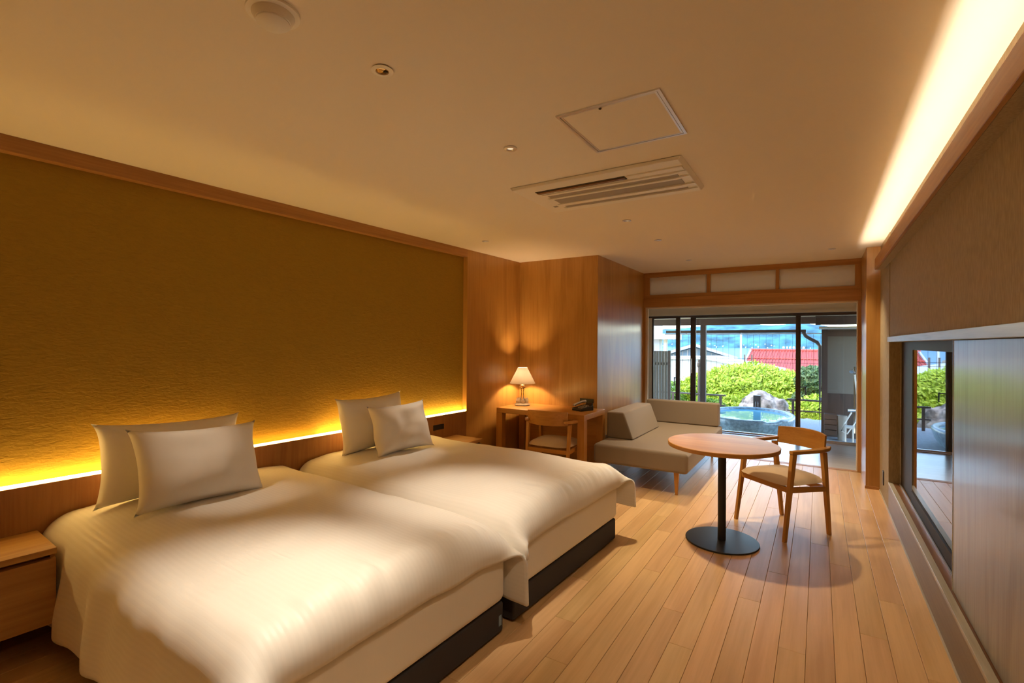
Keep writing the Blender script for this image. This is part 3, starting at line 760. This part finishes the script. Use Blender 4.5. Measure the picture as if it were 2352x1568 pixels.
# railings
def railing(x0, x1, y, label, posts, ztop=.30, low=True):
    r = thing('railing', label, 'railing', ((x0 + x1) / 2, y, dkz)); xc = (x0 + x1) / 2
    box('top_rail', 'darkframe', (x0 - xc, x1 - xc, -.02, .02, ztop - dkz - .035, ztop - dkz), r, bevel=.004)
    if low: box('lower_rail', 'darkframe', (x0 - xc, x1 - xc, -.012, .012, .2, .225), r)
    for p in posts: box('post', 'darkframe', (p - xc - .025, p - xc + .025, -.02, .02, 0, ztop - dkz - .03), r)
    return r
railing(-4.2, -1.78, 11.9, 'dark metal railing ending short of the boulder', (-3.9, -2.95, -1.89))
railing(-.57, .9, 11.9, 'dark metal railing running behind the shower corner', (-.46, .45))
pg = thing('garden_pole', 'thin dark pole with a knob standing at the railing', 'pole', (-2.39, 12.05, dkz))
MB().tube([(0, 0, 0), (0, 0, 1.24)], .028, 10).build('pole', 'darkframe', pg, smooth=True)
MB().lathe([(.028, 1.06), (.045, 1.08), (.045, 1.16), (.028, 1.18)], 14).build('knob', 'darkframe', pg, smooth=True)
# slatted screen, left
sl = thing('slat_screen', 'grey vertical slat screen at the side of the terrace', 'screen', (-2.64, 9.5, dkz))
for i in range(11):
    x = -.36 + i * .0535
    box('slat', 'slat', (x, x + .042, -.02, .02, 0, 1.31 - dkz), sl, bevel=.002)
for z in (.2, 1.2): box('batten', 'slat', (-.37, .215, .02, .045, z, z + .05), sl)
box('end_post', 'ext_wood_v', (.195, .235, -.03, .03, 0, 1.32 - dkz), sl)
# eave structure
bp_ = thing('eave_post', 'brown wooden post carrying the eave beam', 'post', (-2.0, 10.5, dkz))
box('shaft', 'ext_wood_v', (-.052, .052, -.052, .052, 0, 1.995), bp_, bevel=.004)
box('stone_foot', 'stone', (-.08, .08, -.08, .08, 0, .05), bp_)
eb = tag(box('eave_beam', 'ext_wood', (-5, -.05, 10.44, 10.56, 1.835, 1.965), bevel=.004), 'long brown eave beam above the bath', 'beam')
eb2 = tag(box('eave_beam', 'ext_wood', (-.05, 1.6, 9.34, 9.46, 1.775, 1.92), bevel=.004), 'short brown beam over the shower corner', 'beam')
fz = tag(box('eave_board', 'cream', (-5, 1.6, 10.62, 10.66, 1.93, 2.05)), 'pale board behind the rafter ends', 'board')
for i in range(15):
    x = -3.45 + i * .335
    tag(MB().prism([(9.0, 2.405), (11.25, 1.93), (11.25, 1.985), (9.0, 2.46)], 'x', x - .022, x + .022).build('rafter', 'ext_wood_v'), 'brown rafter under the eave boards', 'rafter', 'eave rafters')
gt = thing('gutter', 'dark eave gutter with a bent downpipe', 'gutter', (-1.6, 11.32, 1.72))
MB().prism([(-.05, .03), (-.045, -.03), (.045, -.03), (.05, .03), (.04, .03), (.035, -.02), (-.035, -.02), (-.04, .03)], 'x', -1.36, 1.38).build('channel', 'darkframe', gt)
MB().tube([(1.34, 0, -.02), (1.38, 0, -.10), (1.45, 0, -.15), (1.57, 0, -.22), (1.62, 0, -.30), (1.62, 0, -1.88)], .035, 12).build('downpipe', 'darkframe', gt, smooth=True)
# cord screen beyond the gutter
cs = thing('cord_screen', 'pale top rail hung with thin vertical cords', 'screen', (-1.42, 11.40, 1.672))
MB().box(-1.6, 1.5, -.012, .012, -.012, .012).build('top_rail', 'white_roof', cs)
for i in range(26):
    x = -1.55 + i * .12
    MB().box(x - .0022, x + .0022, -.002, .002, -.88, -.012).build('cord', 'darkframe', cs)
for x in (-1.1, 0, 1.1): MB().box(x - .006, x + .006, -.09, .006, .010, .018).build('hanger', 'darkframe', cs)
for z in (-.53, -.60): MB().box(-1.6, 1.5, -.002, .002, z - .003, z + .003).build('cross_cord', 'darkframe', cs)
# shower corner at the right
sw = struct(box('wall_shower', 'shower_wall' if 'shower_wall' in M else 'stone', (.05, 1.4, 10.2, 10.32, dkz, 1.74)), 'dark grey wall of the outdoor shower corner')
M['shower_wall'] = plain('taupe_panel', (.17, .145, .115), .7); sw.data.materials.clear(); sw.data.materials.append(M['shower_wall'])
box('wainscot', 'ext_wood_v', (.055, 1.4, 10.18, 10.2, dkz, .60), sw); box('corner_post', 'ext_wood_v', (.04, .13, 10.15, 10.2, dkz, 1.74), sw)
box('soffit', 'cream', (.0, 1.4, 9.47, 10.2, 1.72, 1.75), sw); box('head_board', 'ext_wood', (.05, 1.4, 10.17, 10.2, 1.60, 1.70), sw)
bn = thing('bath_bench', 'low brown wooden bench in the shower corner', 'bench', (.17, 9.95, dkz))
for i in range(4): box('slat', 'ext_wood', (-.09, .09, -.10, .10, .08 + i * .09, .16 + i * .09), bn, bevel=.003)
bu = thing('wash_bucket', 'pale round wash bucket beside the bench', 'bucket', (.335, 9.9, dkz))
MB().lathe([(0, 0), (.06, 0), (.075, .42), (.07, .42), (.055, .02), (0, .02)], 24).build('bucket_body', 'greyp', bu, smooth=True)
sh2 = thing('shower_set', 'chrome shower bar with hose and handset', 'shower', (.50, 9.8, dkz))
box('bar', 'chrome', (-.012, .012, -.012, .012, .15, 1.25), sh2)
MB().tube([(0, -.02, 1.15), (-.03, -.08, 1.2), (-.05, -.14, 1.17)], [.012, .014, .03], 10).build('handset', 'chrome', sh2, smooth=True)
MB().tube([(-.04, -.05, .5), (-.14, -.06, .30), (-.18, -.06, .18), (-.10, -.05, .14), (.02, -.04, .35), (.03, -.03, .8), (0, -.03, 1.12)], .011, 8).build('hose', 'whitep', sh2, smooth=True)
MB().tube([(.02, 0, .53), (-.10, -.03, .53)], .03, 12).build('mixer', 'chrome', sh2, smooth=True)
bs_ = thing('wash_stool', 'white bathing stool standing by the shower', 'stool', (.42, 9.55, dkz))
MB().box(-.06, .06, -.09, .09, .27, .30).build('seat', 'whitep', bs_, bevel=.006)
for s in (-1, 1): MB().box(s * .05 - .01, s * .05 + .01, -.08, .08, 0, .27).build('leg', 'whitep', bs_)
ld = thing('dipper', 'pale blue dipper resting on the railing end', 'dipper', (.05, 11.86, .30))
MB().lathe([(0, 0), (.04, .005), (.05, .06), (.045, .06), (.035, .012), (0, .012)], 18).build('cup', 'house_wall', ld, smooth=True)
# white side building on the left
lw = thing('side_building', 'white outbuilding with a small beige eave beyond the slat screen', 'building', (-3.6, 12.4, dkz))
box('wall', 'white_roof', (-.9, .18, 0, .3, 0, 2.2), lw); box('eave', 'cream', (-.3, .62, -.15, .45, 1.72, 1.86), lw); box('post', 'cream', (.28, .36, 0, .1, 0, 1.72), lw)

# ------------------------------------------------------------------ garden
struct(MB().prism([(12.3, -1.2), (12.3, -.35), (14, -.45), (22, -1.2), (22, -2.0)], 'x', -14, 9).build('garden_ground', 'soil'), 'garden soil beyond the terrace')
def blob(name, mat, c, r, amp, fr, seed, parent=None, sub=4):
    bm = bmesh.new(); bmesh.ops.create_icosphere(bm, subdivisions=sub, radius=1)
    for v in bm.verts:
        d = v.co.normalized(); k = 1 + amp * noise.fractal(d * fr + Vector((seed, 0, 0)), 1, 2, 5)
        v.co = Vector((d.x * r[0], d.y * r[1], d.z * r[2])) * k
    me = bpy.data.meshes.new(name); bm.to_mesh(me); bm.free(); me.materials.append(M[mat]); me.shade_smooth()
    o = bpy.data.objects.new(name, me); COL.objects.link(o); o.location = c
    if parent: o.parent = parent
    return o
rk = tag(blob('boulder', 'rock', (-1.14, 13.0, -.22), (.52, .40, .48), .35, 1.6, 4.2), 'big pale boulder behind the bath', 'boulder')
tag(blob('garden_rock', 'rock', (-.15, 12.75, -.38), (.30, .22, .16), .3, 2, 9), 'small pale rock low beside the big boulder', 'rock')
tag(blob('garden_rock', 'rock', (-1.92, 12.62, -.36), (.26, .22, .13), .3, 2, 12), 'flat reddish rock at the foot of the hedge', 'rock')
def shrub(name, label, c, lobes, nleaf, ls, mat, seed, group=None):
    rnd = random.Random(seed); t = thing(name, label, 'shrub', c, 0, group)
    for k, (dx_, dy_, dz_, rx, ry, rz_) in enumerate(lobes):
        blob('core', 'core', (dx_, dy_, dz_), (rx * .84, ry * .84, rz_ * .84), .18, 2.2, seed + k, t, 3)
    vs = []; fs = []; tot = sum(l[3] * l[5] for l in lobes)
    for k, (dx_, dy_, dz_, rx, ry, rz_) in enumerate(lobes):
        for i in range(int(nleaf * rx * rz_ / tot)):
            d = Vector((rnd.gauss(0, 1), rnd.gauss(0, 1) - .5, rnd.gauss(0, 1) + .4)).normalized()
            rr = (.90 + .18 * rnd.random()) * (1 + .16 * noise.noise(d * 3.1 + Vector((seed + k, 0, 0))) + .08 * noise.noise(d * 8 + Vector((seed, 3, 0))))
            p = Vector((dx_ + d.x * rx * rr, dy_ + d.y * ry * rr, dz_ + d.z * rz_ * rr))
            a = Vector((rnd.gauss(0, 1), rnd.gauss(0, 1), rnd.gauss(0, 1))).normalized(); b_ = a.cross(d)
            if b_.length < .1: continue
            b_.normalize(); a = (a + d * .8).normalized(); s = ls * (.6 + .8 * rnd.random())
            o = len(vs); vs += [p - a * s, p + b_ * s * .45, p + a * s, p - b_ * s * .45]; fs.append((o, o + 1, o + 2, o + 3))
    fo = raw('foliage', mat, vs, fs, t, smooth=False); fo['kind'] = 'stuff'
    MB().tube([(0, 0, -.6), (0, 0, .2)], .06, 8).build('trunk', 'ext_wood_v', t)
    return t
shrub('clipped_shrub', 'broad yellow-green clipped shrub behind the boulder', (-1.6, 15.4, -.35), [(-.1, 0, .35, 1.35, 1.0, .85), (-1.15, .1, .2, 1.0, .9, .72), (.75, 0, .25, .95, .9, .78), (.1, -.5, .0, 1.4, .8, .6)], 34000, .05, 'leaf_a', 11)
shrub('clipped_shrub', 'bright green shrub behind the slat screen', (-4.75, 14.6, -.35), [(0, 0, .25, 1.0, .8, .78), (-1.0, 0, .2, .9, .8, .75), (.8, -.2, .1, .7, .7, .62)], 16000, .05, 'leaf_b', 23)
shrub('low_shrub', 'low green shrub between the railing and the boulder', (-2.35, 13.2, -.40), [(0, 0, .12, .42, .3, .30), (-.5, 0, .08, .36, .3, .26)], 4500, .04, 'leaf_b', 31)
shrub('garden_pine', 'dark green garden pine beside the downpipe', (-.08, 14.2, -.4), [(0, 0, .95, .40, .4, .34), (.25, 0, .6, .35, .35, .26), (-.2, .1, .45, .3, .3, .22)], 4200, .06, 'leaf_c', 41)
shrub('autumn_shrub', 'yellowing shrub below the garden pine', (.2, 13.6, -.45), [(0, 0, .3, .62, .45, .42), (-.5, .1, .15, .45, .4, .34)], 4200, .055, 'leaf_a', 43)

# ------------------------------------------------------------------ beyond the garden
def gable_house(name, label, xc, y, z0, w, d, wallh, rise, over, roofm, wallm):
    t = thing(name, label, 'house', (xc, y, z0), .204)
    MB().prism([(-w / 2, 0), (w / 2, 0), (w / 2, wallh), (0, wallh + rise * (1 - over / (w / 2 + over))), (-w / 2, wallh)], 'y', 0, d).build('wall', wallm, t)
    for s in (-1, 1):
        e = w / 2 + over
        MB().prism([(0, wallh + rise), (s * e, wallh - .02), (s * e, wallh + .06), (0, wallh + rise + .10)], 'y', -.5, d + .5).build('roof_slope', roofm, t)
        MB().prism([(0, wallh + rise - .10), (s * e, wallh - .12), (s * e, wallh + .07), (0, wallh + rise + .11)], 'y', -.56, -.5).build('barge_board', 'greyp', t)
    for i in range(14):
        x = -w / 2 + w * (i + .5) / 14; h_ = wallh + (rise * .8) * (1 - abs(x) / (w / 2)) - .05
        MB().box(x - .03, x + .03, -.02, 0, 0, h_).build('board_batten', 'greyp', t)
    box('window', 'darkframe', (w * .30, w * .38, -.03, 0, wallh * .45, wallh * .85), t); box('window', 'darkframe', (-w * .4, -w * .3, -.03, 0, wallh * .45, wallh * .85), t)
    return t
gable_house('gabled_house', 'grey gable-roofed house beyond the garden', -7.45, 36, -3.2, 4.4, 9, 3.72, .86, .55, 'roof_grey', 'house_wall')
lr = thing('low_building', 'low building with bright white pitched roof', 'building', (-5.3, 29, -3.5))
MB().prism([(-3.6, 0), (3.4, 0), (3.4, 3.45), (.9, 3.95), (-.2, 4.10), (-3.6, 4.05)], 'y', 0, 5).build('wall', 'white_roof', lr)
MB().prism([(-3.8, 4.02), (-.2, 4.12), (3.6, 3.42), (3.6, 3.5), (-.2, 4.2), (-3.8, 4.10)], 'y', -.3, 5.3).build('roof', 'white_roof', lr)
for x in (1.9, 2.25): MB().box(x, x + .07, -.35, -.28, 3.3, 4.4).build('vent_pipe', 'darkframe', lr)
rr_ = thing('red_roof_house', 'house with a wide red tiled roof', 'house', (-2.0, 38, -4))
MB().box(-2.3, 3.2, 0, 6, 0, 3.72).build('wall', 'white_roof', rr_)
MB().prism([(-1, 3.72), (2.6, 4.38), (2.6, 4.28), (-1, 3.6)], 'x', -2.55, 3.4).build('lower_roof', 'roof_red', rr_)
MB().prism([(2.6, 4.36), (5.2, 4.95), (5.2, 4.8), (2.6, 4.25)], 'x', -2.65, 3.5).build('upper_roof', 'roof_red', rr_)
for i in range(30):
    x = -2.5 + i * .2
    MB().tube([(x, -1.02, 3.73), (x, 2.6, 4.40)], .035, 6).build('tile_rib', 'roof_red', rr_)
    MB().tube([(x, 2.6, 4.38), (x, 5.2, 4.97)], .035, 6).build('tile_rib', 'roof_red', rr_)
MB().tube([(-2.7, 5.2, 5.0), (3.6, 5.2, 5.0)], .10, 8).build('ridge', 'roof_red', rr_)
MB().tube([(-2.7, 2.6, 4.42), (3.6, 2.6, 4.42)], .06, 8).build('ridge', 'roof_red', rr_)
MB().tube([(-2.62, 5.2, 5.0), (-2.62, 2.6, 4.42), (-2.62, -1, 3.76)], .07, 8).build('verge', 'white_roof', rr_)
mp_ = thing('mast', 'slim white mast between the houses', 'mast', (-4.35, 35.2, -3.5))
MB().tube([(0, 0, 0), (0, 0, 5.7)], .06, 8).build('shaft', 'white_roof', mp_, smooth=True)
struct(MB().box(-60, 60, 22, 90, -5.5, -4.0).build('town_ground', 'soil'), 'ground under the houses')
se = struct(MB().box(-2500, 2500, 90, 3000, -9.2, -9).build('sea', 'sea'), 'blue sea')
def hills(name, y, base, amp, seed, label):
    vs = []; fs = []; nx, ny = 160, 14
    for j in range(ny + 1):
        for i in range(nx + 1):
            x = -1400 + 2200 * i / nx; yy = y + 700 * j / ny
            pr = math.sin(PI * min(1, (j / ny) * 1.25 + .0)) if j / ny < .8 else 0
            hgt = (base + amp * noise.fractal(Vector((x / 330 + seed, yy / 400, seed)), 1, 2, 6)) * pr
            vs.append((x, yy, -9 + max(hgt, 0)))
    for j in range(ny):
        for i in range(nx):
            a = j * (nx + 1) + i; fs.append((a, a + 1, a + nx + 2, a + nx + 1))
    return struct(raw(name, 'hill', vs, fs), label)
hills('far_hills', 1480, 66, 30, 3.3, 'wooded hills across the sea, painted haze blue')
rnd = random.Random(5)
for i in range(64):
    if rnd.random() < .35: continue
    x = -430 + i * 7.6 + rnd.random() * 1.5; w = 2.5 + rnd.random() * 3; h_ = 1.2 + rnd.random() * 2
    up = rnd.random() ** 2
    if 46 <= i < 54: w = 5.5; h_ = 3 + rnd.random() * 2; up = 0
    tag(MB().prism([(-w / 2, -.4), (w / 2, -.4), (w / 2, h_), (0, h_ * 1.4), (-w / 2, h_)], 'y', 0, 8).build('far_house', 'town', loc=(x, 1477 + up * 34, -9 + up * 9)), 'tiny white house on the far shore', 'house', 'far shore houses')
